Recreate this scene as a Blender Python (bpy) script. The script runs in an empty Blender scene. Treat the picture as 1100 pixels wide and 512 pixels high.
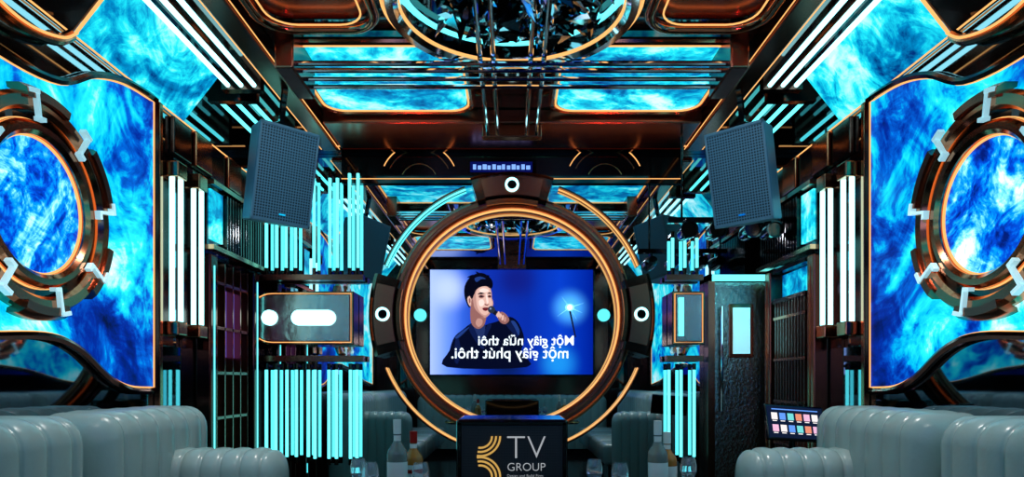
import bpy, bmesh, math, random
from mathutils import Vector, Matrix
random.seed(7)
sc = bpy.context.scene
sc.view_settings.view_transform = 'Standard'
try: sc.view_settings.look = 'Medium High Contrast'
except Exception: sc.view_settings.look = 'None'
EYE = 1.15; F = 720.0; CX = 550.0; HY = 410.0   # survey constants used to measure wall elevations

# ------------------------------------------------------------------ materials
def newmat(name):
    m = bpy.data.materials.new(name); m.use_nodes = True
    nt = m.node_tree; b = nt.nodes['Principled BSDF']
    return m, nt, b
def pbr(name, col, metal=0.0, rough=0.5, em=None, es=0.0, trans=0.0, bump=None, coat=0.0):
    m, nt, b = newmat(name)
    b.inputs['Base Color'].default_value = (*col, 1)
    b.inputs['Metallic'].default_value = metal
    b.inputs['Roughness'].default_value = rough
    b.inputs['Transmission Weight'].default_value = trans
    b.inputs['Coat Weight'].default_value = coat
    if em:
        b.inputs['Emission Color'].default_value = (*em, 1)
        b.inputs['Emission Strength'].default_value = es
    if bump:
        tc = nt.nodes.new('ShaderNodeTexCoord'); n = nt.nodes.new('ShaderNodeTexNoise')
        n.inputs['Scale'].default_value = bump[0]; n.inputs['Detail'].default_value = 4
        bp = nt.nodes.new('ShaderNodeBump'); bp.inputs['Strength'].default_value = bump[1]
        bp.inputs['Distance'].default_value = 0.02
        nt.links.new(tc.outputs['Object'], n.inputs['Vector'])
        nt.links.new(n.outputs['Fac'], bp.inputs['Height'])
        nt.links.new(bp.outputs['Normal'], b.inputs['Normal'])
    return m
def emis(name, col, s):
    m = pbr(name, (0.0, 0.0, 0.0), 0, 0.6, col, s)
    m.node_tree.nodes['Principled BSDF'].inputs['Specular IOR Level'].default_value = 0.0
    return m
def nebula(name, scale, stops, strength, seed=0.0, grad=None, dist=1.2):
    m, nt, b = newmat(name); L = nt.links.new
    tc = nt.nodes.new('ShaderNodeTexCoord'); mp = nt.nodes.new('ShaderNodeMapping')
    mp.inputs['Location'].default_value = (seed, seed*0.7, seed*1.3)
    mp.inputs['Rotation'].default_value = (0.6, 0.2, 0.3)
    L(tc.outputs['Object'], mp.inputs['Vector'])
    n = nt.nodes.new('ShaderNodeTexNoise'); n.inputs['Scale'].default_value = scale
    n.inputs['Detail'].default_value = 10; n.inputs['Roughness'].default_value = 0.62
    n.inputs['Distortion'].default_value = dist
    L(mp.outputs['Vector'], n.inputs['Vector'])
    n2 = nt.nodes.new('ShaderNodeTexNoise'); n2.inputs['Scale'].default_value = scale*2.8
    n2.inputs['Detail'].default_value = 8; n2.inputs['Roughness'].default_value = .68; n2.inputs['Distortion'].default_value = dist*1.2
    L(mp.outputs['Vector'], n2.inputs['Vector'])
    mm = nt.nodes.new('ShaderNodeMath'); mm.operation = 'MULTIPLY_ADD'; mm.inputs[1].default_value = .50; mm.inputs[2].default_value = -.25
    L(n2.outputs['Fac'], mm.inputs[0])
    a0 = nt.nodes.new('ShaderNodeMath'); a0.operation = 'ADD'; L(n.outputs['Fac'], a0.inputs[0]); L(mm.outputs[0], a0.inputs[1])
    fac = a0.outputs[0]
    if grad:
        sx = nt.nodes.new('ShaderNodeSeparateXYZ'); L(tc.outputs['Object'], sx.inputs[0])
        mr = nt.nodes.new('ShaderNodeMapRange')
        for i, k in enumerate(('From Min', 'From Max', 'To Min', 'To Max')): mr.inputs[k].default_value = grad[i]
        L(sx.outputs['Y'], mr.inputs['Value'])
        ad = nt.nodes.new('ShaderNodeMath'); ad.operation = 'ADD'
        L(fac, ad.inputs[0]); L(mr.outputs['Result'], ad.inputs[1]); fac = ad.outputs[0]
    r = nt.nodes.new('ShaderNodeValToRGB')
    cr = r.color_ramp
    while len(cr.elements) < len(stops): cr.elements.new(0.5)
    for e, (p, c) in zip(cr.elements, stops): e.position = p; e.color = (*c, 1)
    L(fac, r.inputs['Fac']); L(r.outputs['Color'], b.inputs['Emission Color'])
    b.inputs['Emission Strength'].default_value = strength
    b.inputs['Base Color'].default_value = (0.0, 0.0, 0.0, 1)
    b.inputs['Specular IOR Level'].default_value = 0.1
    b.inputs['Roughness'].default_value = 0.4
    return m

ST = [(0.28, (0, .006, .06)), (0.41, (0, .03, .32)), (0.49, (0.0, .14, .62)), (0.55, (0, .48, .80)), (0.64, (.03, .86, .92)), (0.76, (.8, 1, 1))]
M_neb = nebula('nebula_wall_art', 1.3, ST, 1.05, 0.0, (2.9, 3.7, 0.10, -0.055), 1.4)
M_neb2 = nebula('nebula_ceiling_art', 1.9, [(0.30, (0, .03, .18)), (.42, (0, .26, .52)), (.52, (.02, .74, .86)), (.68, (.65, 1, 1))], 1.05, 5.0)
M_planet = nebula('planet_art', 2.6, [(0.32, (0, .015, .18)), (.43, (0, .08, .62)), (.52, (.0, .36, .92)), (.60, (.25, .85, 1)), (.70, (1, 1, 1))], 1.05, 9.0, None, 2.0)
M_mirror = pbr('dark_mirror', (0.62, 0.71, 0.76), 1, 0.012)
M_mirside = pbr('smoked_mirror', (0.28, 0.33, 0.37), 1, 0.03)
M_copper = pbr('polished_copper', (0.60, 0.26, 0.15), 1, 0.14, bump=(3, .04))
M_copperb = pbr('satin_copper_soffit', (0.48, 0.18, 0.12), 1, 0.24, bump=(2.5, .10))
M_copperd = pbr('dark_copper', (0.17, 0.078, 0.062), 1, 0.13, bump=(4, .05))
M_lacq = pbr('brown_lacquer', (0.04, 0.014, 0.011), 0.6, 0.07, coat=1.0, bump=(2, .06))
M_black = pbr('black_gloss', (0.005, 0.005, 0.007), 0, 0.08, coat=.6)
M_chrome = pbr('chrome', (0.88, 0.93, 0.97), 1, 0.08)
M_gold = emis('warm_led_line', (1, .50, .18), 1.05)
M_goldm = pbr('brass', (0.8, 0.5, 0.22), 1, .2)
M_cyan = emis('cyan_led_tube', (.14, .82, .86), 1.8)
M_white = emis('white_led_tube', (.42, .93, 1.0), 2.1)
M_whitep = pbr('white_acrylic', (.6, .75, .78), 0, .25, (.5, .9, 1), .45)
M_leather = pbr('grey_blue_leather', (0.38, 0.46, 0.44), 0, 0.27, bump=(60, .05))
M_floor = pbr('polished_stone_floor', (0.03, 0.025, 0.025), .2, .12, bump=(2, .03))
M_label = pbr('paper_label', (.85, .82, .75), 0, .6)
M_gl = pbr('clear_glass', (.95, .98, 1), 0, .03, trans=.9)
M_amber = pbr('amber_spirit', (.75, .35, .08), 0, .05, trans=.5)
M_bottle = pbr('bottle_glass', (.45, .5, .45), 0, .05, trans=.6)
M_red = pbr('red_foil', (.6, .03, .02), .4, .3)
M_wood = pbr('walnut_slats', (0.17, 0.06, 0.038), .3, .2, bump=(30, .1))
M_door = pbr('rippled_bronze_glass', (0.62, 0.60, 0.56), 1, .20, bump=(45, .35))
M_purple = emis('violet_glow_panel', (.20, .14, .65), .6)

def grille(name, base, dark, scale):
    m, nt, b = newmat(name); L = nt.links.new
    tc = nt.nodes.new('ShaderNodeTexCoord'); v = nt.nodes.new('ShaderNodeTexVoronoi')
    v.inputs['Scale'].default_value = scale; v.inputs['Randomness'].default_value = 0.0
    L(tc.outputs['Object'], v.inputs['Vector'])
    r = nt.nodes.new('ShaderNodeValToRGB'); r.color_ramp.elements[0].position = .30; r.color_ramp.elements[1].position = .40
    r.color_ramp.elements[0].color = (*dark, 1); r.color_ramp.elements[1].color = (*base, 1)
    L(v.outputs['Distance'], r.inputs['Fac']); L(r.outputs['Color'], b.inputs['Base Color'])
    b.inputs['Metallic'].default_value = .1; b.inputs['Roughness'].default_value = .5
    return m
M_grille = grille('perforated_steel_grille', (.13, .23, .31), (.02, .035, .05), 62)
M_grilled = grille('black_speaker_grille', (.05, .055, .065), (.008, .008, .01), 80)
M_spk = pbr('grey_painted_cabinet', (.15, .24, .31), .1, .4)

# ------------------------------------------------------------------ mesh helpers
def group(name, loc=(0, 0, 0), rot=(0, 0, 0)):
    e = bpy.data.objects.new(name, None); e.location = loc; e.rotation_euler = rot
    e.empty_display_size = .1
    sc.collection.objects.link(e); return e
def finish(name, bm, mat, parent=None, smooth=False, bevel=0):
    bmesh.ops.remove_doubles(bm, verts=bm.verts, dist=1e-5)
    bmesh.ops.recalc_face_normals(bm, faces=bm.faces)
    me = bpy.data.meshes.new(name); bm.to_mesh(me); bm.free()
    me.materials.append(mat)
    o = bpy.data.objects.new(name, me); sc.collection.objects.link(o)
    if smooth:
        for p in me.polygons: p.use_smooth = True
        if smooth == 'auto':
            me.set_sharp_from_angle(angle=math.radians(35))
    if bevel:
        md = o.modifiers.new('bevel', 'BEVEL'); md.width = bevel; md.segments = 2; md.limit_method = 'ANGLE'
    if parent: o.parent = parent
    return o
def bm_box(bm, x0, x1, y0, y1, z0, z1):
    vs = [bm.verts.new((x, y, z)) for x in (x0, x1) for y in (y0, y1) for z in (z0, z1)]
    for f in ((0, 1, 3, 2), (4, 6, 7, 5), (0, 4, 5, 1), (2, 3, 7, 6), (0, 2, 6, 4), (1, 5, 7, 3)):
        bm.faces.new([vs[i] for i in f])
def box(name, x0, x1, y0, y1, z0, z1, mat, parent=None, bevel=0):
    bm = bmesh.new(); bm_box(bm, x0, x1, y0, y1, z0, z1)
    return finish(name, bm, mat, parent, False, bevel)
def boxes(name, lst, mat, parent=None, bevel=0):
    bm = bmesh.new()
    for b in lst: bm_box(bm, *b)
    me = bpy.data.meshes.new(name); bmesh.ops.recalc_face_normals(bm, faces=bm.faces); bm.to_mesh(me); bm.free()
    me.materials.append(mat); o = bpy.data.objects.new(name, me); sc.collection.objects.link(o)
    if bevel:
        md = o.modifiers.new('bevel', 'BEVEL'); md.width = bevel; md.segments = 2
    if parent: o.parent = parent
    return o
def prism(name, pts, ext, mat, parent=None, bevel=0):
    bm = bmesh.new(); e = Vector(ext)
    a = [bm.verts.new(p) for p in pts]; f = bm.faces.new(a)
    if e.length > 0:
        b = [bm.verts.new(Vector(p) + e) for p in pts]; bm.faces.new(b[::-1])
        n = len(a)
        for i in range(n): bm.faces.new((a[i], a[(i+1) % n], b[(i+1) % n], b[i]))
    return finish(name, bm, mat, parent, False, bevel)
def bm_sweep(bm, pts, r, closed=False, k=8):
    pts = [Vector(p) for p in pts]; n = len(pts); rings = []
    up = None
    for i, p in enumerate(pts):
        if closed: t = pts[(i+1) % n] - pts[i-1]
        else: t = pts[min(i+1, n-1)] - pts[max(i-1, 0)]
        t.normalize()
        if up is None:
            up = Vector((0, 0, 1)) if abs(t.z) < .9 else Vector((1, 0, 0))
        u = (up - t*up.dot(t))
        if u.length < 1e-4: u = t.orthogonal()
        u.normalize(); v = t.cross(u); up = u
        rings.append([bm.verts.new(p + (u*math.cos(a) + v*math.sin(a))*r) for a in [2*math.pi*j/k for j in range(k)]])
    m = n if closed else n-1
    for i in range(m):
        A, B = rings[i], rings[(i+1) % n]
        for j in range(k): bm.faces.new((A[j], A[(j+1) % k], B[(j+1) % k], B[j]))
    if not closed:
        bm.faces.new(rings[0][::-1]); bm.faces.new(rings[-1])
def sweep(name, pts, r, mat, parent=None, closed=False, k=8):
    bm = bmesh.new(); bm_sweep(bm, pts, r, closed, k)
    return finish(name, bm, mat, parent, 'auto')
def rods(name, segs, r, mat, parent=None, k=10):
    bm = bmesh.new()
    for a, b in segs: bm_sweep(bm, [a, b], r, False, k)
    return finish(name, bm, mat, parent, 'auto')
def revolve(name, prof, c, axis, mat, parent=None, a0=0, a1=360, seg=64, closed=True):
    bm = bmesh.new(); full = abs(a1-a0) >= 359.9; c = Vector(c)
    n = seg if full else seg+1; R = []
    for i in range(n):
        a = math.radians(a0 + (a1-a0)*i/seg); ca, sa = math.cos(a), math.sin(a)
        ring = []
        for r, h in prof:
            q = {'Y': (r*ca, h, r*sa), 'X': (h, r*ca, r*sa), 'Z': (r*ca, r*sa, h)}[axis]
            ring.append(bm.verts.new(c + Vector(q)))
        R.append(ring)
    m = len(prof)
    for i in range(n if full else n-1):
        A, B = R[i], R[(i+1) % n]
        for j in range(m if closed else m-1):
            try: bm.faces.new((A[j], A[(j+1) % m], B[(j+1) % m], B[j]))
            except ValueError: pass
    if not full and closed:
        bm.faces.new(R[0]); bm.faces.new(R[-1][::-1])
    bmesh.ops.dissolve_degenerate(bm, edges=bm.edges, dist=1e-6)
    return finish(name, bm, mat, parent, 'auto')
def rect(r0, r1, h0, h1): return [(r0, h0), (r1, h0), (r1, h1), (r0, h1)]
def catmull(p, closed=True, sub=6):
    n = len(p); out = []
    rng = range(n if closed else n-1)
    for i in rng:
        g = lambda k: p[k % n] if closed else p[max(0, min(n-1, k))]
        a, b, c, d = g(i-1), g(i), g(i+1), g(i+2)
        for s in range(sub):
            t = s/sub
            out.append(tuple(.5*((2*b[j]) + (c[j]-a[j])*t + (2*a[j]-5*b[j]+4*c[j]-d[j])*t*t + (3*b[j]-a[j]-3*c[j]+d[j])*t**3) for j in range(len(b))))
    if not closed: out.append(tuple(p[-1]))
    return out
def rrect(x0, x1, y0, y1, r, k=6):
    o = []
    for cx, cy, a in ((x1-r, y1-r, 0), (x0+r, y1-r, 90), (x0+r, y0+r, 180), (x1-r, y0+r, 270)):
        for i in range(k+1):
            t = math.radians(a + 90*i/k); o.append((cx + r*math.cos(t), cy + r*math.sin(t)))
    return o

# ------------------------------------------------------------------ room shell
W = 2.02; YB = 5.30; YF = -0.20; H = 3.05
box('floor', -W-.1, W+.1, YF-.1, YB+.1, -.1, 0, M_floor)
box('ceiling', -W-.1, W+.1, YF-.1, YB+.1, H, H+.1, M_lacq)
box('wall_back', -W-.1, W+.1, YB, YB+.1, 0, H, M_mirror)
box('wall_front', -W-.1, W+.1, YF-.1, YF, 0, H, M_copperd)
box('wall_left', -W-.1, -W, YF, YB, 0, H, M_mirside)
box('wall_right', W, W+.1, YF, YB, 0, H, M_mirside)
for s, sd in ((-1, 'left'), (1, 'right')):
    box('baseboard_'+sd, *sorted((s*W, s*(W-.03))), YF, YB, 0, .12, M_copperd)

# ------------------------------------------------------------------ back wall ring
def bx(px, y=5.25): return (px-CX)*y/F
def bz(py, y=5.25): return EYE + (HY-py)*y/F
ring = group('round_portal_frame')
RC = (0, 0, bz(340))
def rv(name, prof, mat, a0=0, a1=360, seg=96): return revolve(name, prof, RC, 'Y', mat, ring, a0, a1, seg)
rv('copper_band', [(.835, 5.295), (.835, 5.17), (.85, 5.15), (.905, 5.15), (.925, 5.18), (.925, 5.295)], M_copperb)
rv('band_rib', rect(.87, .885, 5.14, 5.155), M_copper)
rv('inner_led', rect(.824, .833, 5.20, 5.23), M_gold)
rv('outer_trim', rect(.93, .94, 5.22, 5.28), M_copper)
rv('outer_line', rect(.941, .945, 5.23, 5.24), M_goldm)
for a0, a1 in ((22, 70), (110, 158), (202, 338)):
    rv('outer_arc_led', rect(1.058, 1.065, 5.25, 5.27), M_gold if a0 != 110 else M_cyan, a0, a1, 40)
    rv('outer_arc_body', rect(1.067, 1.08, 5.22, 5.29), M_copperd, a0, a1, 40)
for a in (0, 90, 180):
    rv('sector_block', [(.88, 5.29), (.88, 5.10), (.90, 5.07), (1.06, 5.07), (1.09, 5.10), (1.09, 5.29)], M_copperd, a-17, a+17, 16)
    rv('sector_plate', rect(.905, 1.045, 5.055, 5.072), M_copperb, a-13, a+13, 16)
    rv('sector_trim', rect(.85, .88, 5.07, 5.2), M_copper, a-13, a+13, 16)
    ca, sa = math.cos(math.radians(a)), math.sin(math.radians(a))
    c = (.975*ca, 0, RC[2] + .975*sa)
    revolve('white_ring_light', rect(.036, .052, 5.035, 5.056), c, 'Y', M_white, ring, seg=32)
    revolve('ring_boss', rect(.0001, .034, 5.045, 5.056), c, 'Y', M_black, ring, seg=32)
# cornice and header of the back wall
box('trim_1', -W, W, 5.20, 5.295, bz(163), bz(155), M_copperd)
box('trim_2', -W+.05, W-.05, 5.19, 5.2, bz(160), bz(158.8), M_gold)
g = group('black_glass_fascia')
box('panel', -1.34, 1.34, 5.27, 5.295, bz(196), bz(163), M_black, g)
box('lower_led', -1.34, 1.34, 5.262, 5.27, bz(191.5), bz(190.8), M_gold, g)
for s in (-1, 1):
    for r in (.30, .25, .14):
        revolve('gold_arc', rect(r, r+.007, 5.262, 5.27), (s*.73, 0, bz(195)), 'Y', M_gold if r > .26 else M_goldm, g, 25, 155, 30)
box('sign_reflection', bx(505), bx(572), 5.262, 5.27, bz(184), bz(173), emis('reflection_blue', (.005, .01, .12), .8), g)  # glowing blue panel and glyphs imitate a sign's reflection in the mirror
tmat = emis('reflection_text', (.25, .45, 1), 1)
boxes('reflection_glyphs', [(bx(508+i*5.2), bx(508+i*5.2+3.4+(i % 3)*.5), 5.258, 5.262, bz(181.5), bz(176+(i % 2)*1.2)) for i in range(12)], tmat, g)

# capsules
def capsule(name, x0, x1, z0, z1, rl, rr_):
    g = group(name); zc = (z0+z1)/2; hr = (z1-z0)/2
    def outline(o):
        p = []
        h = hr-o
        if rl:
            for i in range(17):
                t = math.radians(90+180*i/16); p.append((x0+hr+h*math.cos(t), zc+h*math.sin(t)))
        else: p += [(x0+o, z1-o), (x0+o, z0+o)]
        if rr_:
            for i in range(17):
                t = math.radians(-90+180*i/16); p.append((x1-hr+h*math.cos(t), zc+h*math.sin(t)))
        else: p += [(x1-o, z0+o), (x1-o, z1-o)]
        return p
    prism('body', [(x, 5.12, z) for x, z in outline(0)], (0, .17, 0), M_copper, g, .006)
    prism('face', [(x, 5.105, z) for x, z in outline(.03)], (0, .014, 0), pbr('capsule_face', (.62, .50, .46), 1, .24, bump=(5, .5)), g)
    sweep('led_edge', [(x, 5.112, z) for x, z in outline(.018)], .0035, M_gold, g, True, 6)
    return g
g = capsule('capsule_wall_lamp', bx(271), bx(384), bz(371), bz(315), True, False)
revolve('round_light', rect(.0001, .058, 5.085, 5.105), (bx(297), 0, bz(343)), 'Y', M_white, g, seg=40)
prism('stadium_light', [(x, 5.085, z) for x, z in rrect(bx(320), bx(366), bz(351), bz(335), .058, 8)], (0, .02, 0), M_white, g)
g = capsule('capsule_wall_lamp', bx(718), bx(752), bz(371), bz(315), False, False)
box('slot_light', bx(724), bx(729), 5.085, 5.105, bz(362), bz(322), M_cyan, g)

def tubes(name, xs, z0, z1, y=5.235, r=.0125, mat=None):
    g = group(name)
    rods('glow_tubes', [((x, y, z0), (x, y, z1)) for x in xs], r, mat or M_cyan, g)
    rods('end_caps', [((x, y, z1), (x, y, z1+.05)) for x in xs] + [((x, y, z0-.05), (x, y, z0)) for x in xs], r+.003, M_copperd, g)
    boxes('wall_clips', [(x-.008, x+.008, y, 5.30, z-.01, z+.01) for x in xs for z in (z0-.03, z1+.03)], M_copperd, g)
tubes('led_tube_cluster', [bx(x) for x in (287, 298, 308, 318)], bz(288), bz(225))
tubes('led_tube_cluster', [bx(x) for x in (338, 355, 363)], bz(288), bz(192))
tubes('led_tube_cluster', [bx(x) for x in (376, 385)], bz(288), bz(187))
tubes('led_tube_cluster', [bx(x) for x in (287, 297, 309, 319, 332)], bz(490), bz(397))
tubes('led_tube_cluster', [bx(x) for x in (339, 354, 362, 377, 384)], bz(492), bz(397))
tubes('led_tube_cluster', [bx(x) for x in (718, 731, 745)], bz(490), bz(397))
tubes('led_tube_cluster', [bx(x) for x in (722, 735, 748)], bz(288), bz(256))
for i, (xa, xb) in enumerate(((274, 392), (714, 753))):
    box('trim_%d' % (3+2*i), bx(xa), bx(xb), 5.18, 5.26, bz(302), bz(296), M_copperb)
    box('trim_%d' % (4+2*i), bx(xa), bx(xb), 5.18, 5.26, bz(388), bz(382), M_copperb)

# bronze glass door at the right
g = group('door_1')
box('leaf', bx(765), bx(826), 5.21, 5.27, .02, bz(303), M_door, g, .005)
boxes('jambs', [(bx(758), bx(765), 5.18, 5.295, 0, bz(296)), (bx(826), bx(833), 5.18, 5.295, 0, bz(296)), (bx(758), bx(833), 5.18, 5.295, bz(303), bz(296))], M_copperb, g)
box('lit_header', bx(762), bx(830), 5.15, 5.18, bz(303), bz(297), M_cyan, g)
boxes('panel_frame', [(bx(781), bx(807), 5.20, 5.21, bz(384), bz(327))], M_copper, g, .003)
box('vision_panel', bx(785), bx(803), 5.19, 5.20, bz(380), bz(331), M_whitep, g)
rods('pull_handle', [((bx(772), 5.17, bz(440)), (bx(772), 5.17, bz(330)))], .012, M_chrome, g)

# ------------------------------------------------------------------ side walls
def sweepside(name, yz, x, r, mat, parent, closed=True):
    return sweep(name, [(x, a, b) for a, b in yz], r, mat, parent, closed, 6)
top = [(1.0, 2.66), (1.6, 2.6), (2.2, 2.46), (2.6, 2.42), (2.95, 2.46), (3.2, 2.60), (3.45, 2.68), (3.74, 2.71)]
bot = [(3.74, 1.12), (3.5, 1.13), (3.31, 1.19), (3.1, 1.31), (2.9, 1.36), (2.6, 1.345), (2.2, 1.30), (1.6, 1.18), (1.0, 1.12)]
outline = catmull(top, False, 5) + catmull(bot, False, 5)
for s, sd in ((-1, 'left'), (1, 'right')):
    X = lambda v: s*v
    def sb(name, xa, xb, y0, y1, z0, z1, mat, parent=None, bevel=0):
        return box(name, *sorted((s*xa, s*xb)), y0, y1, z0, z1, mat, parent, bevel)
    g = group('nebula_wall_panel')
    prism('art_face', [(X(2.0), a, b) for a, b in outline], (s*.018, 0, 0), M_neb, g)
    sweepside('led_border', outline, X(1.998), .005, M_gold, g)
    sc_ = [((a-2.5)*1.015+2.5, (b-1.9)*1.03+1.9) for a, b in outline]
    sweepside('copper_border', sc_, X(1.998), .018, M_copperd, g)
    # porthole medallion
    g = group('planet_porthole'); C = (X(1.995), 2.78, 1.88)
    def rx(name, prof, mat, a0=0, a1=360, seg=72, p=None):
        return revolve(name, [(r, -s*h) for r, h in prof], C, 'X', mat, g, a0, a1, seg)
    rx('planet_disc', rect(.0001, .275, 0.0, .02), M_planet)
    rx('inner_led', rect(.275, .282, .02, .03), M_gold)
    rx('inner_bezel', [(.283, 0), (.283, .045), (.30, .06), (.325, .06), (.34, .04), (.34, 0)], M_copper)
    rx('channel', rect(.34, .375, 0, .015), M_black)
    rx('mid_led', rect(.342, .346, .015, .025), M_gold)
    rx('outer_ring', [(.375, 0), (.375, .045), (.39, .065), (.43, .065), (.445, .045), (.445, 0)], M_copper)
    for k in range(6):
        a = 60*k+30
        rx('outer_plate', [(.42, .065), (.42, .08), (.455, .08), (.475, .05), (.475, 0), (.455, 0)], M_copperb, a-17, a+17, 12)
    for k in range(8):
        a = 45*k+10
        rx('clip_bar', rect(.35, .45, .065, .085), M_whitep, a-1.1, a+1.1, 3)
        rx('clip_foot', rect(.44, .458, .06, .088), M_whitep, a-1.1, a+6, 5)
        rx('clip_toe', rect(.335, .352, .058, .085), M_whitep, a-5.5, a+1.1, 5)
    # upper wall arcs above the panel
    g = group('curved_copper_arc')
    arc = catmull([(2.2, 2.70), (2.5, 2.60), (2.7, 2.58), (2.9, 2.63), (3.0, 2.70)], False, 8)
    sweep('arc_body', [(X(1.975), a, b) for a, b in arc], .025, M_copper, g, False, 10)
    sweep('arc_led', [(X(1.945), a, b+.01) for a, b in arc], .006, M_gold, g, False, 6)
    # slim post then two tube sconces
    sb('trim_7' if s < 0 else 'trim_8', 2.018, 1.985, 3.78, 3.815, 0, 2.73, M_copper, None, .004)
    for ya, xo in ((3.84, 1.96), (4.08, 1.95)):
        g = group('vertical_tube_sconce')
        sb('back_plate', 2.018, 2.0, ya-.01, ya+.12, 1.36, 2.48, M_copperd, g)
        sb('top_box', 2.0, xo-.05, ya, ya+.11, 2.33, 2.42, M_copper, g, .008)
        sb('bottom_box', 2.0, xo-.05, ya, ya+.11, 1.42, 1.50, M_copper, g, .008)
        rods('glow_tubes', [((X(xo), ya+.025, 1.50), (X(xo), ya+.025, 2.33)), ((X(xo-.02), ya+.085, 1.50), (X(xo-.02), ya+.085, 2.33))], .015, M_white, g)
    # ribbed shelf box
    g = group('ribbed_wall_cabinet')
    sb('box_body', 2.018, 1.93, 4.24, 5.17, 2.00, 2.42, M_black, g)
    boxes('slats', [(*sorted((X(1.93), X(1.90))), 4.47+i*.045, 4.49+i*.045, 2.03, 2.39) for i in range(15)], M_copperd, g)
    boxes('rails', [(*sorted((X(1.94), X(1.88))), 4.23, 5.17, z, z+.03) for z in (1.99, 2.40)], M_copper, g)
    sb('lit_window', 1.93, 1.915, 4.26, 4.44, 2.06, 2.38, M_neb2, g)
    # copper panelling above
    g = group('copper_wall_panelling')
    for i in range(5):
        y0 = 3.95+i*.24
        sb('panel', 2.018, 1.99-(i % 2)*.02, y0, y0+.22, 2.50, 2.72, M_copper if i % 2 else M_copperd, g, .008)
    # lower columns
    g = group('copper_half_column')
    for y0 in (4.27, 5.0):
        sb('shaft', 2.018, 1.92, y0, y0+.10, 0, 1.97, M_copperb if s > 0 else M_copperd, g, .012)
        sb('shaft_led', 1.92, 1.914, y0+.047, y0+.053, .3, 1.9, M_goldm if s > 0 else M_cyan, g)
    if s > 0:
        g = group('walnut_slat_screen')
        boxes('slats', [(1.93, 1.99, 4.42+i*.048, 4.445+i*.048, .15, 1.72) for i in range(11)], M_wood, g)
        boxes('frame', [(1.92, 2.018, 4.39, 4.94, .1, .15), (1.92, 2.018, 4.39, 4.94, 1.94, 1.97), (1.92, 2.018, 4.39, 4.94, 1.72, 1.75)], M_copperd, g)
        boxes('rungs', [(1.925, 1.94, 4.40, 4.94, z, z+.02) for z in (.7, 1.0, 1.3, 1.6)], M_copper, g)
        boxes('lit_panes', [(1.985, 1.995, 4.41+i*.13, 4.53+i*.13, 1.765, 1.93) for i in range(4)], M_neb2, g)
    else:
        g = group('dark_glass_cabinet')
        boxes('grid', [(-2.015, -1.95, 4.42+i*.13, 4.435+i*.13, .15, 1.95) for i in range(5)] + [(-2.015, -1.95, 4.40, 4.95, z, z+.02) for z in (.6, .9, 1.2, 1.5, 1.8)], M_copperb, g)
        boxes('violet_panes', [(-2.0, -1.99, 4.57, 4.67, 1.32, 1.78), (-2.0, -1.99, 4.70, 4.80, 1.32, 1.78)], M_purple, g)
    # cove
    g = group('ceiling_cove_light')
    for nm, ya, yb, mt in (('sloped_art', 3.08, 4.1, M_neb2), ('sloped_copper', 2.1, 3.06, M_lacq), ('sloped_art_rear', .1, 2.08, M_neb2)):
        prism(nm, [(X(2.01), ya, 2.74), (X(2.01), yb, 2.74), (X(1.79), yb, 3.02), (X(1.79), ya, 3.02)], (0, 0, .012), mt, g)
    sweep('art_edge', [(X(2.0), 3.07, 2.745), (X(1.79), 3.07, 3.015)], .008, M_gold, g, False, 6)
    sweep('lower_led', [(X(2.005), .0, 2.735), (X(2.005), 5.15, 2.735)], .005, M_gold, g, False, 6)
    sweep('upper_led', [(X(1.785), .0, 3.0), (X(1.785), 4.12, 3.0)], .005, M_gold, g, False, 6)
    segs = []
    for xx in (1.73, 1.65, 1.57):
        segs += [((X(xx), .3, 2.955), (X(xx), 1.9, 2.955)), ((X(xx), 2.2, 2.955), (X(xx), 4.08, 2.955))]
    rods('long_tubes', segs, .014, M_white, g)
    segs = [((X(xx), 4.3, 2.955), (X(xx), 5.0, 2.955)) for xx in (1.88, 1.78, 1.68)]
    rods('short_tubes', segs, .013, M_cyan, g)
    boxes('tube_holders', [(*sorted((X(1.53), X(1.77))), y, y+.06, 2.93, 3.05) for y in (.24, 1.9, 2.14, 4.08)], M_copperd, g)
    boxes('short_holders', [(*sorted((X(1.62), X(1.93))), y, y+.05, 2.93, 3.05) for y in (4.25, 5.0)], M_copperd, g)
    # longitudinal beam
    g = group('ceiling_side_beam')
    sb('beam', 1.46, 1.34, 0, 5.18, 2.93, 3.05, M_copperb, g, .01)
    sb('beam_led', 1.472, 1.466, 0, 5.17, 2.94, 2.947, M_gold, g)
    sb('beam_led_inner', 1.332, 1.328, 0, 5.17, 2.94, 2.946, M_gold, g)

# ------------------------------------------------------------------ ceiling
box('ceiling_cross_beam', -1.32, 1.32, 4.66, 5.18, 2.95, 3.05, M_copperb, None, .01)
def light_panel(x0, x1, y0, y1):
    g = group('ceiling_light_panel')
    p = rrect(x0, x1, y0, y1, .12)
    prism('art_face', [(x, y, 3.0) for x, y in p], (0, 0, .045), M_neb2, g)
    sweep('led_border', [(x, y, 2.998) for x, y in rrect(x0-.012, x1+.012, y0-.012, y1+.012, .13)], .007, M_gold, g, True, 6)
    sweep('copper_frame', [(x, y, 3.01) for x, y in rrect(x0-.04, x1+.04, y0-.04, y1+.04, .15)], .022, M_copper, g, True, 8)
for s in (-1, 1):
    a, b = sorted((s*.30, s*1.24))
    light_panel(a, b, 3.70, 4.56)
    light_panel(a, b, 1.25, 2.1)
    # rounded copper coffer frames
    g = group('ceiling_coffer_frame')
    a, b = sorted((s*.68, s*1.27))
    sweep('frame_tube', [(x, y, 2.97) for x, y in rrect(a, b, 2.35, 3.45, .16)], .03, M_copper, g, True, 12)
    sweep('frame_led', [(x, y, 2.955) for x, y in rrect(a+.06, b-.06, 2.41, 3.39, .13)], .005, M_gold, g, True, 6)
    prism('frame_face', [(x, y, 3.0) for x, y in rrect(a+.03, b-.03, 2.38, 3.42, .14)], (0, 0, .045), M_copperb, g)
g = group('chrome_ceiling_rails')
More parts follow.
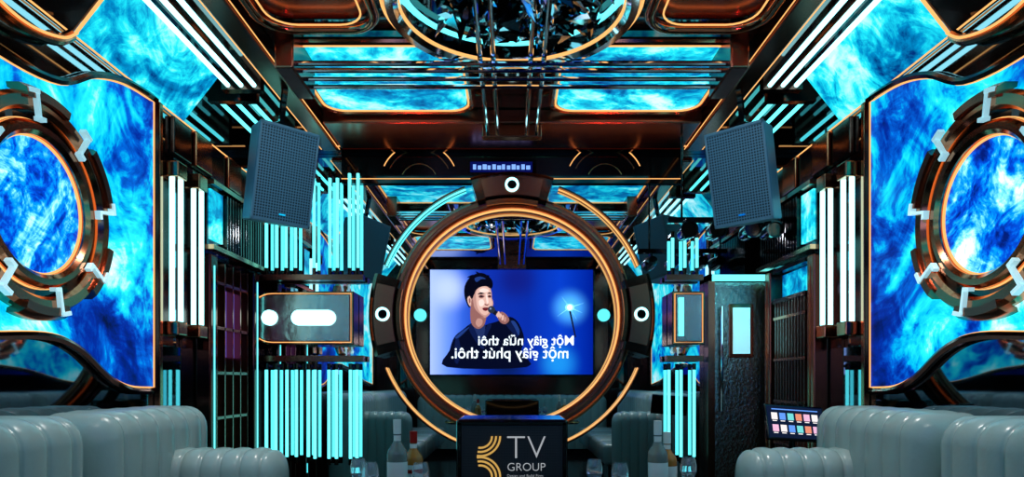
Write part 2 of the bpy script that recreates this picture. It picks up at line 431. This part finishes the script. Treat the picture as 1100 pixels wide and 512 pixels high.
rods('cross_rails', [((-1.17, y, 2.85), (1.17, y, 2.85)) for y in (3.58, 3.66, 3.76, 3.86)], .014, M_chrome, g)
rods('long_rails', [((x, .6, 2.88), (x, 4.72, 2.88)) for x in (-.17, -.10, .10, .17)], .014, M_chrome, g)
boxes('end_blocks', [(s*1.2-.05, s*1.2+.05, 3.52, 3.92, 2.80, 3.05) for s in (-1, 1)], M_copperb, g, .01)
boxes('hanger_plates', [(-.21, .21, 4.68, 4.76, 2.86, 2.95), (-.21, .21, .56, .62, 2.84, 3.05)], M_copperb, g, .008)

# crystal chandelier ring
g = group('crystal_chandelier'); CC = (0, 3.13, 2.90)
revolve('rim', [(.53, .15), (.53, -.01), (.55, -.03), (.585, -.03), (.60, 0), (.60, .15)], CC, 'Z', M_chrome, g)
revolve('rim_led', rect(.52, .528, -.006, .006), CC, 'Z', M_gold, g)
revolve('added_glow_ring', rect(.515, .528, .09, .10), CC, 'Z', M_cyan, g)  # glow ring added so the dark crystals have something bright to reflect
revolve('outer_led', rect(.603, .612, 0.0, .01), CC, 'Z', M_gold, g)
revolve('mirror_dish', rect(.0001, .53, .12, .14), CC, 'Z', M_black, g)
for nm, cnt, mt in (('crystals', 75, M_chrome), ('smoked_crystals', 45, M_black), ('lit_crystals', 12, emis('crystal_glow', (.25, .8, .95), .8))):
    bm = bmesh.new(); random.seed(11+cnt)
    for i in range(cnt):
        rr = .44*math.sqrt(random.random()); a = random.random()*6.283
        c = Vector((rr*math.cos(a), 3.13+rr*math.sin(a), 2.92+random.random()*.07))
        L = random.uniform(.12, .26); w = random.uniform(.02, .07)
        if mt not in (M_chrome, M_black): L *= .5; w *= .4
        R = Matrix.Rotation(random.uniform(-1.3, 1.3), 3, 'X') @ Matrix.Rotation(random.uniform(-1.3, 1.3), 3, 'Y')
        pts = [(0, 0, L*.5), (w, 0, 0), (0, w, 0), (-w, 0, 0), (0, -w, 0), (0, 0, -L*.5)]
        v = [bm.verts.new(c + R @ Vector(p)) for p in pts]
        for f in ((0, 1, 2), (0, 2, 3), (0, 3, 4), (0, 4, 1), (5, 2, 1), (5, 3, 2), (5, 4, 3), (5, 1, 4)): bm.faces.new([v[k] for k in f])
    me = bpy.data.meshes.new(nm); bm.to_mesh(me); bm.free(); me.materials.append(mt)
    o = bpy.data.objects.new(nm, me); sc.collection.objects.link(o); o.parent = g

# ------------------------------------------------------------------ speakers
def speaker(x, yaw):
    s = 1 if x > 0 else -1
    g = group('hanging_loudspeaker', (x, 4.15, 2.42), (math.radians(12), math.radians(-s*2), math.radians(yaw)))
    w, h = .18, .285
    prism('cabinet', [(-w, -.15, -h), (w, -.15, -h), (w*.72, .16, -h), (-w*.72, .16, -h)], (0, 0, 2*h), M_spk, g, .012)
    box('front_grille', -w+.012, w-.012, -.163, -.149, -h+.015, h-.015, M_grille, g, .006)
    boxes('grille_frame', [(-w, w, -.168, -.148, -h, -h+.018), (-w, w, -.168, -.148, h-.018, h), (-w, -w+.014, -.168, -.148, -h, h), (w-.014, w, -.168, -.148, -h, h)], M_spk, g, .003)
    box('badge', -.02, .02, -.172, -.162, -h+.05, -h+.06, M_chrome, g)
    boxes('yoke', [(-.03, .03, -.02, .04, h, h+.04), (-.015, .015, 0, .03, h+.03, .61)], M_black, g)
speaker(-1.46, 40); speaker(1.46, -40)

g = group('stage_light_bar')
box('bar', 1.10, 1.88, 4.72, 4.76, 2.27, 2.31, M_black, g)
rods('hangers', [((x, 4.74, 2.29), (x, 4.74, 2.95)) for x in (1.2, 1.82)], .008, M_black, g)
for x in (1.22, 1.42, 1.66, 1.81):
    revolve('lamp_can', [(.0001, .12), (.04, .12), (.055, .06), (.06, -.08), (.05, -.08), (.045, -.06), (.0001, -.06)], (x, 4.68, 2.20), 'Y', M_black, g, seg=24, closed=False)
    revolve('lens', rect(.0001, .045, -.065, -.06), (x, 4.68, 2.20), 'Y', M_copperd, g, seg=24)
    box('yoke', x-.01, x+.01, 4.66, 4.74, 2.25, 2.29, M_black, g)

# ------------------------------------------------------------------ sofas
def channel(name, p0, p1, n, thick, z0, z1, parent, bulge=.022, rr=.14, lean=0.0, k=10):
    bm = bmesh.new(); p0 = Vector((*p0, 0)); p1 = Vector((*p1, 0)); L = (p1-p0).length; d = (p1-p0)/L
    nr = Vector((-d.y, d.x, 0)); N = n*16; rings = []
    rt = min(.11, thick/2*.75)      # softly squared top
    hw = thick/2
    base = [(-hw, z0, -1, 0), (-hw, z0+(z1-z0)*.35, -1, 0), (-hw, z0+(z1-z0)*.7, -1, 0)]
    for i in range(7):
        t = math.pi - math.pi/2*i/6; base.append((-hw+rt + rt*math.cos(t), z1-rt + rt*math.sin(t), math.cos(t), math.sin(t)))
    for i in range(7):
        t = math.pi/2 - math.pi/2*i/6; base.append((hw-rt + rt*math.cos(t), z1-rt + rt*math.sin(t), math.cos(t), math.sin(t)))
    base += [(hw, z0+(z1-z0)*.7, 1, 0), (hw, z0+(z1-z0)*.35, 1, 0), (hw, z0, 1, 0)]
    for i in range(N+1):
        t = i/N; x = t*L; e = 1
        xe = min(x, L-x)
        if xe < rr: e = math.sqrt(max(0, 1-((rr-xe)/rr)**2))
        b = bulge*(abs(math.sin(math.pi*n*t))**.42 - 1)
        ring = []
        for a, z, na, nz in base:
            aa = (a + na*b)*max(e, .02); zz = z + nz*b
            if zz > z0: zz = z0 + (zz-z0)*(.86+.14*e)
            q = p0 + d*x + nr*(aa + lean*(zz-z0)); ring.append(bm.verts.new((q.x, q.y, zz)))
        rings.append(ring)
    m = len(base)
    for i in range(N):
        for j in range(m-1): bm.faces.new((rings[i][j], rings[i+1][j], rings[i+1][j+1], rings[i][j+1]))
    bm.faces.new(rings[0]); bm.faces.new(rings[-1][::-1])
    return finish(name, bm, M_leather, parent, True)
def cushion(name, x0, x1, y0, y1, z0, z1, parent):
    o = box(name, x0, x1, y0, y1, z0, z1, M_leather, parent, .05); o.modifiers[0].segments = 4
    for p in o.data.polygons: p.use_smooth = True
for s in (-1, 1):
    for (y0, y1, n) in ((.35, 2.58, 17), (2.64, 3.60, 7)):
        g = group('channel_tufted_sofa')
        channel('backrest', (s*1.77, y0), (s*1.77, y1), n, .36, .10, 1.03, g, .022, .12)
        a, b = sorted((s*1.56, s*1.02))
        nn = 3 if y1 < 3 else 1
        y1s = y1 if y1 < 3 else 3.12
        for i in range(nn):
            q0 = y0+(y1s-y0)*i/nn; q1 = y0+(y1s-y0)*(i+1)/nn
            cushion('seat_cushion', a, b, q0+.005, q1-.005, .22, .46, g)
        box('plinth', *sorted((s*1.56, s*1.08)), y0+.05, y1s-.05, .0, .22, M_black, g)
        if y1 > 3:
            channel('low_arm', (s*1.74, 3.26), (s*1.09, 3.26), 7, .28, .0, .83, g, .018, .12)

# ------------------------------------------------------------------ table and drinks
g = group('lacquer_coffee_table')
prism('top', [(x, y, .66) for x, y in rrect(-.78, .78, 1.3, 2.85, .12)], (0, 0, .04), M_black, g, .006)
sweep('edge_trim', [(x, y, .68) for x, y in rrect(-.785, .785, 1.295, 2.855, .125)], .008, M_goldm, g, True, 6)
boxes('pedestals', [(-.5, .5, 1.5, 1.8, 0, .66), (-.5, .5, 2.3, 2.6, 0, .66)], M_copperd, g, .01)
def bottle(x, y, h, mat, cap, lab=True):
    g = group('liquor_bottle'); k = h/.30
    pr = [(.0001, 0), (.036, 0), (.039, .005), (.039, .165), (.036, .18), (.02, .205), (.014, .22), (.013, .265), (.0001, .265)]
    revolve('glass_body', [(r*1.0, z*k) for r, z in pr], (x, y, .70), 'Z', mat, g, seg=32, closed=False)
    revolve('cap', [(.0001, .30*k), (.0155, .30*k), (.0155, .245*k), (.0001, .245*k)], (x, y, .70), 'Z', cap, g, seg=24, closed=False)
    revolve('label', [(.0397, .045*k), (.0397, .14*k)], (x, y, .70), 'Z', M_label, g, -170, 10, 24, False)
    revolve('label_stripe', [(.0401, .10*k), (.0401, .118*k)], (x, y, .70), 'Z', cap, g, -150, -10, 24, False)
    revolve('neck_band', [(.0145, .215*k), (.0145, .24*k)], (x, y, .70), 'Z', M_label, g, seg=24, closed=False)
bottle(-.445, 2.6, .305, M_bottle, M_label)
bottle(-.40, 2.72, .25, M_amber, M_red)
bottle(.565, 2.6, .30, M_bottle, M_label)
bottle(.62, 2.68, .25, M_amber, M_label)
def goblet(x, y):
    g = group('wine_glass')
    pr = [(.0001, 0), (.03, .0), (.03, .003), (.004, .008), (.004, .06), (.02, .07), (.032, .095), (.032, .12), (.025, .15), (.0235, .15), (.030, .12), (.030, .096), (.0001, .07)]
    revolve('bowl_and_stem', pr, (x, y, .70), 'Z', M_gl, g, seg=28, closed=False)
for p in ((-.60, 2.62), (-.53, 2.50), (.32, 2.6), (.40, 2.48), (-.34, 2.5), (.70, 2.66)): goblet(*p)

# ------------------------------------------------------------------ central speaker cabinet with sign
g = group('floor_subwoofer_cabinet')
box('cabinet', -.275, .275, 3.30, 3.75, 0, .965, M_black, g, .012)
box('front_grille', -.25, .25, 3.285, 3.30, .05, .94, M_grilled, g, .004)
boxes('grille_frame', [(-.265, -.25, 3.28, 3.30, .04, .95), (.25, .265, 3.28, 3.30, .04, .95), (-.265, .265, 3.28, 3.30, .94, .952)], M_black, g)
def text(name, body, loc, size, mat, parent, rot=(math.pi/2, 0, 0), align='LEFT', ext=.001, off=0):
    c = bpy.data.curves.new(name, 'FONT'); c.body = body; c.size = size; c.extrude = ext; c.align_x = align; c.offset = off
    c.materials.append(mat); o = bpy.data.objects.new(name, c); o.location = loc; o.rotation_euler = rot
    sc.collection.objects.link(o); o.parent = parent; return o
M_sign = emis('sign_letters', (.75, .8, .85), .45)
M_signg = emis('sign_gold', (.8, .5, .15), .65)
M_signd = emis('sign_small', (.75, .8, .85), .3)
y = 3.277
text('sign_large', 'TV', (-.03, y, .775), .165, M_sign, g, off=-.003)
text('sign_word', 'GROUP', (-.025, y, .716), .056, M_sign, g, off=-.0005)
text('sign_small', 'Design and Build Firm', (-.025, y, .685), .020, M_signd, g)
for i in range(3):
    r0 = .052+i*.020
    revolve('sign_arc', rect(r0, r0+.010, y, y+.004), (-.155+.0, 0, .885), 'Y', M_signg, g, 270-10, 360, 16)
    revolve('sign_arc', rect(r0, r0+.010, y, y+.004), (-.155+.0, 0, .685), 'Y', M_signg, g, 0, 90+10, 16)

# ------------------------------------------------------------------ touch tablet
g = group('song_selection_touchscreen', (1.60, 3.78, .92), (math.radians(-20), math.radians(4), math.radians(8)))
box('bezel', -.18, .18, 0, .02, -.105, .105, M_black, g, .008)
box('screen', -.168, .168, -.003, 0, -.092, .092, emis('tablet_blue', (.015, .03, .08), .6), g)
ic = [emis('icon_%d' % i, c, .95) for i, c in enumerate(((.9, .85, .85), (.8, .3, .2), (.15, .35, .9), (.85, .5, .7), (.2, .7, .7)))]
for r in range(2):
    for c in range(6):
        x = -.145+c*.049
        box('icon', x, x+.036, -.005, -.003, .012-r*.07, .052-r*.07, ic[(r*3+c*2) % 5], g)
        box('icon_caption', x+.004, x+.030, -.005, -.003, .002-r*.07, .007-r*.07, ic[0], g)
box('icon_bar', -.14, .14, -.005, -.003, .070, .076, ic[2], g)
g2 = group('touchscreen_stand')
rods('pole', [((1.60, 3.83, 0), (1.60, 3.83, .86))], .016, M_black, g2)
revolve('foot', [(.0001, .02), (.12, .015), (.13, 0), (.0001, 0)], (1.60, 3.83, 0), 'Z', M_black, g2, seg=32, closed=False)

# ------------------------------------------------------------------ television on the front wall (seen in the mirrored back wall)
tv = group('wall_television'); YT = -.13; VS = F/(2*YB-YT)
def T(px, py, k=0): return ((px-CX)/VS, YT + .002*k, EYE + (HY-py)/VS)
x0, x1 = T(462, 0)[0], T(637, 0)[0]; z0, z1 = T(0, 402)[2], T(0, 289.5)[2]
box('bezel', x0-.03, x1+.03, YT-.06, YT-.004, z0-.03, z1+.03, M_black, tv, .008)
m, nt, b = newmat('screen_picture'); L = nt.links.new
tc = nt.nodes.new('ShaderNodeTexCoord'); sx = nt.nodes.new('ShaderNodeSeparateXYZ'); L(tc.outputs['Generated'], sx.inputs[0])
cr = nt.nodes.new('ShaderNodeValToRGB'); els = cr.color_ramp.elements
cols = [(0, (.45, .52, .90)), (.10, (.20, .32, .85)), (.2, (.05, .14, .62)), (.32, (.01, .04, .36)), (.6, (.005, .035, .34)), (.8, (.005, .06, .5)), (1, (.0, .02, .28))]
while len(els) < len(cols): els.new(.5)
for e, (p, c) in zip(els, cols): e.position = p; e.color = (*c, 1)
L(sx.outputs['X'], cr.inputs[0])
def spot(px, py, rad, col, prev):
    d = nt.nodes.new('ShaderNodeVectorMath'); d.operation = 'DISTANCE'; L(tc.outputs['Object'], d.inputs[0])
    t = T(px, py); d.inputs[1].default_value = (t[0], YT, t[2])
    mr = nt.nodes.new('ShaderNodeMapRange'); mr.interpolation_type = 'SMOOTHERSTEP'
    mr.inputs['From Min'].default_value = rad; mr.inputs['From Max'].default_value = 0; L(d.outputs['Value'], mr.inputs['Value'])
    mx = nt.nodes.new('ShaderNodeMix'); mx.data_type = 'RGBA'; mx.blend_type = 'MIX'
    L(mr.outputs['Result'], mx.inputs[0]); L(prev, mx.inputs[6]); mx.inputs[7].default_value = (*col, 1)
    return mx.outputs[2]
c = spot(612, 330, .40, (.12, .5, 1), cr.outputs[0]); c = spot(480, 310, .5, (.55, .6, 1), c); c = spot(600, 390, .45, (.02, .28, .7), c); c = spot(555, 300, .5, (.01, .02, .22), c)
c = spot(545, 392, .5, (.005, .02, .12), c)
L(c, b.inputs['Emission Color']); b.inputs['Emission Strength'].default_value = 1.5
b.inputs['Base Color'].default_value = (0, 0, 0, 1); b.inputs['Specular IOR Level'].default_value = 0
prism('picture', [(x0, YT-.002, z0), (x1, YT-.002, z0), (x1, YT-.002, z1), (x0, YT-.002, z1)], (0, 0, 0), m, tv)
sk = emis('skin_pixels', (.74, .42, .34), 1.6); skd = emis('skin_shadow_pixels', (.36, .15, .13), 1.4); skl = emis('skin_light_pixels', (.90, .62, .53), 1.6)
skm = emis('skin_mid_pixels', (.56, .28, .23), 1.5)
hr = emis('hair_pixels', (.006, .006, .02), 1); jk = emis('jacket_pixels', (.004, .007, .03), 1.2); jl = emis('jacket_fold_pixels', (.03, .07, .26), 1.2)
jm = emis('jacket_mid_pixels', (.01, .02, .09), 1.2)
sh = emis('shirt_pixels', (.03, .05, .16), 1.2); wh = emis('white_pixels', (1, 1, 1), 1.6); mc = emis('mic_pixels', (.02, .02, .04), 1); bl = emis('flare_pixels', (.3, .75, 1), 1.8)
def shp(name, pts, mat, k, smooth=True):
    p = catmull(pts, True, 4) if smooth else pts
    prism(name, [T(a, b_, k) for a, b_ in p], (0, 0, 0), mat, tv)
def circ(name, cx, cy, r, mat, k, ry=None): shp(name, [(cx+r*math.cos(t*.3927), cy+(ry or r)*math.sin(t*.3927)) for t in range(16)], mat, k, False)
shp('jacket', [(480, 394), (483, 376), (488, 362), (497, 354), (507, 347), (514, 352), (524, 348), (534, 345), (546, 340), (555, 344), (561, 355), (563, 366), (560, 378), (566, 394)], jk, 1)
shp('lapel', [(503, 351), (508, 347), (513, 356), (520, 372), (517, 374), (508, 362)], jm, 2)
shp('lapel_far', [(524, 348), (528, 349), (523, 360), (519, 369), (519, 360)], jm, 2)
shp('sleeve_fold', [(543, 347), (550, 344), (557, 352), (556, 362), (551, 358)], jm, 2)
shp('sleeve_sheen', [(549, 345), (553, 345), (558, 354), (557, 360), (553, 352)], jl, 3)
shp('jacket_fold', [(489, 366), (492, 362), (495, 376), (492, 390), (488, 386)], jm, 2)
shp('shoulder_sheen', [(489, 362), (497, 355), (504, 351), (500, 356), (492, 363)], jl, 3)
shp('shirt', [(508, 347), (514, 351), (521, 348), (520, 360), (517, 366), (512, 358)], sh, 3)
shp('neck', [(506, 328), (506, 346), (513, 353), (520, 349), (522, 338), (513, 334)], skd, 4)
shp('neck_light', [(513, 342), (518, 343), (518, 348), (514, 351), (511, 347)], skm, 5)
shp('hair_back', [(502, 327), (499, 318), (499, 308), (503, 300), (509, 295), (517, 293), (524, 296), (529, 302), (528, 310), (518, 314), (508, 320), (505, 330)], hr, 5)
shp('face', [(506, 313), (510, 307), (518, 305), (525, 307), (528, 313), (528.5, 320), (530, 325), (529, 330), (526.5, 336.5), (521.5, 341), (515.5, 340), (509.5, 334), (505.5, 327), (504, 320)], skm, 6)
shp('face_lit', [(512, 312), (518, 307.5), (525, 309), (527.3, 314), (527.5, 320), (529, 325), (528, 330), (525.5, 335), (521.5, 338.5), (516.5, 336), (513, 330), (511.5, 321)], sk, 7)
shp('cheek_shade', [(505.5, 318), (508, 322), (510, 331), (516, 337.5), (520, 340.7), (514, 339.5), (508, 333), (505, 326)], skd, 8)
shp('cheek_light', [(514.5, 323), (518.5, 321.5), (520.5, 325.5), (518, 329), (515, 328)], skl, 8)
shp('forehead_light', [(515, 311.5), (519, 309.5), (524.5, 311), (524, 313.5), (517, 314)], skl, 8)
shp('nose_bridge_light', [(521.8, 316), (523.2, 316), (524.8, 324), (523, 325.5)], skl, 9)
shp('ear', [(504, 318), (502, 321), (503.5, 327), (506, 328.5), (506.5, 320)], sk, 8)
shp('ear_inner', [(504.3, 320), (503.6, 323), (504.7, 326), (505.5, 322)], skd, 9)
shp('quiff', [(504, 316), (502, 307), (507, 299), (502, 298), (508, 295), (514, 296), (511, 291.5), (519, 295), (526, 296), (523, 299), (529, 303), (527, 309.5), (523, 307.5), (517, 308), (512, 311), (509.5, 316), (507, 321)], hr, 10)
shp('quiff_sheen', [(510, 299), (516, 297), (522, 299.5), (517, 300), (512, 303)], jl, 11)
shp('brow_near', [(513, 316), (516.5, 314), (520.7, 315.3), (517, 315.9)], hr, 10)
shp('brow_far', [(523.7, 315.2), (526, 314), (528, 315.3), (526, 315.6)], hr, 10)
shp('socket_near', [(513.8, 318.5), (517, 316.4), (520.8, 318.2), (517, 320.4)], skd, 10)
shp('socket_far', [(523.6, 318.4), (526, 316.6), (528, 318.4), (526, 320)], skd, 10)
shp('eye_near', [(514.8, 318.4), (517, 317.3), (519.7, 318.6), (517, 319.2)], hr, 11)
shp('eye_far', [(524.3, 318.4), (526, 317.4), (527.6, 318.6), (526, 319.1)], hr, 11)
shp('nose_shade', [(520.8, 325.8), (523.2, 327), (525.6, 326.2), (523.6, 328.4), (521, 327.6)], skd, 10)
shp('mouth', [(518.2, 331.2), (521, 330.2), (525, 330.6), (523, 333.6), (519.8, 333.4)], emis('lip_pixels', (.25, .03, .04), 1), 10)
shp('microphone_body', [(527.5, 335.5), (530.5, 332), (549, 344), (546, 348.5)], mc, 11, False)
circ('microphone_head', 528, 332.5, 3.9, emis('mic_head_pixels', (.05, .06, .09), 1), 17)
circ('mic_glint', 527, 331.5, 1.1, emis('mic_glint_pixels', (.4, .45, .6), 1), 18)
shp('hand', [(534, 337), (538, 335), (541, 335.5), (545, 339), (547, 344), (543, 348), (538, 346.5), (535, 342)], skd, 12)
for i in range(4):
    a, b2 = 534.6+i*2.4, 334.4+i*2.0
    shp('finger', [(a, b2+1), (a+1.0, b2), (a+2.0, b2+.9), (a+1.6, b2+4.6), (a+.4, b2+6.6-.5*i), (a-.8, b2+5.8-.4*i), (a-.6, b2+4)], skm if i % 2 else sk, 14)
shp('thumb', [(533, 339), (534, 336.5), (537, 336.5), (539.5, 339), (537.5, 340.8), (535, 340.2)], sk, 16)
circ('stage_lamp', 612, 330, 3.0, wh, 3); circ('stage_lamp_halo', 612, 330, 5, bl, 2, 4.0)
for dx, dy in ((16, -5), (14, 6), (-14, 10), (-9, -12), (8, 14)):
    shp('lamp_ray', [(612, 329.5), (612+dx, 330+dy), (612, 330.7)], bl, 2, False)
shp('lamp_stand', [(611, 333), (613, 333), (619, 362), (617.5, 362)], mc, 1, False)
text('subtitle_1', 'Một giây nữa thôi', T(617, 370.5, 20), .215, wh, tv, (math.pi/2, 0, math.pi), 'LEFT', 0, .003)
text('subtitle_2', 'một giây phút thôi.', T(611, 384.5, 20), .245, wh, tv, (math.pi/2, 0, math.pi), 'LEFT', 0, .003)
# front-wall panels around the television
g = group('front_wall_panelling')
for s in (-1, 1):
    a, b_ = sorted((s*1.55, s*1.85))
    box('panel', a, b_, YF, YF+.05, .3, 2.8, M_lacq, g, .01)
    revolve('round_light', rect(.0001, .10, YF+.05, YF+.07), (s*1.47, 0, 2.22), 'Y', M_cyan, g, seg=40)
g = group('channel_tufted_sofa')
channel('backrest', (-1.5, -.02), (1.5, -.02), 24, .20, .10, .95, g, .014)
box('plinth', -1.4, 1.4, -.1, .06, 0, .12, M_black, g)

# ------------------------------------------------------------------ lights
def spotlamp(name, x, y, z, col, power, tgt, ang, parent=None, size=.05):
    l = bpy.data.lights.new(name, 'SPOT'); l.color = col; l.energy = power; l.spot_size = math.radians(ang); l.spot_blend = .7; l.shadow_soft_size = size
    o = bpy.data.objects.new(name, l); o.location = (x, y, z); o.parent = parent
    o.rotation_euler = (Vector(tgt)-Vector((x, y, z))).to_track_quat('-Z', 'Y').to_euler()
    sc.collection.objects.link(o)
def fill_spot(x, y, col, power, z=2.94, tgt=None, ang=95):  # added fill spot with a made-up ceiling bezel
    g = group('added_fill_spot')
    revolve('bezel', rect(.035, .05, 0, .012), (x, y, 3.035), 'Z', M_chrome, g, seg=24)
    spotlamp('lamp', x, y, z, col, power, tgt, ang, g)
for s in (-1, 1):
    fill_spot(s*1.05, 2.9, (1, .98, .94), 62, 2.9, (s*1.6, 3.1, .8), 75)
    fill_spot(s*1.0, 1.0, (1, .95, .9), 20, 2.98, (s*1.5, 1.4, .8))
    fill_spot(s*.45, 2.3, (.65, .9, 1), 55, 2.98, (s*1.42, 4.15, 2.4), 36)
    # added bare spots without fixtures, tinting the ceiling red, teal and rose
    spotlamp('added_spot_red', s*.85, 4.95, 1.6, (1, .10, .08), 45, (s*.75, 4.6, 3.0), 60)
    spotlamp('added_spot_teal', s*.30, 4.6, 2.2, (.08, .9, .9), 12, (s*.35, 4.9, 3.0), 70)
    spotlamp('added_spot_rose', s*1.0, 2.9, 2.2, (1, .12, .22), 25, (s*1.0, 2.95, 3.0), 70)
spotlamp('added_door_spot', 1.62, 4.75, 2.15, (.15, .9, .95), 25, (1.75, 5.2, 1.2), 70)  # unseen teal spot added to brighten the door
fill_spot(0, 2.25, (1, .98, .95), 22, 2.98, (0, 3.0, .8), 80)
w = bpy.data.worlds.new('world'); sc.world = w; w.use_nodes = True
w.node_tree.nodes['Background'].inputs[0].default_value = (.02, .03, .04, 1)

# ------------------------------------------------------------------ camera
cam = bpy.data.cameras.new('camera'); cam.sensor_width = 36; cam.lens = 36*F/1100; cam.shift_y = (HY-256)/1100; cam.clip_start = .02
co = bpy.data.objects.new('camera', cam); co.location = (0, 0, EYE); co.rotation_euler = (math.pi/2, 0, 0)
sc.collection.objects.link(co); sc.camera = co
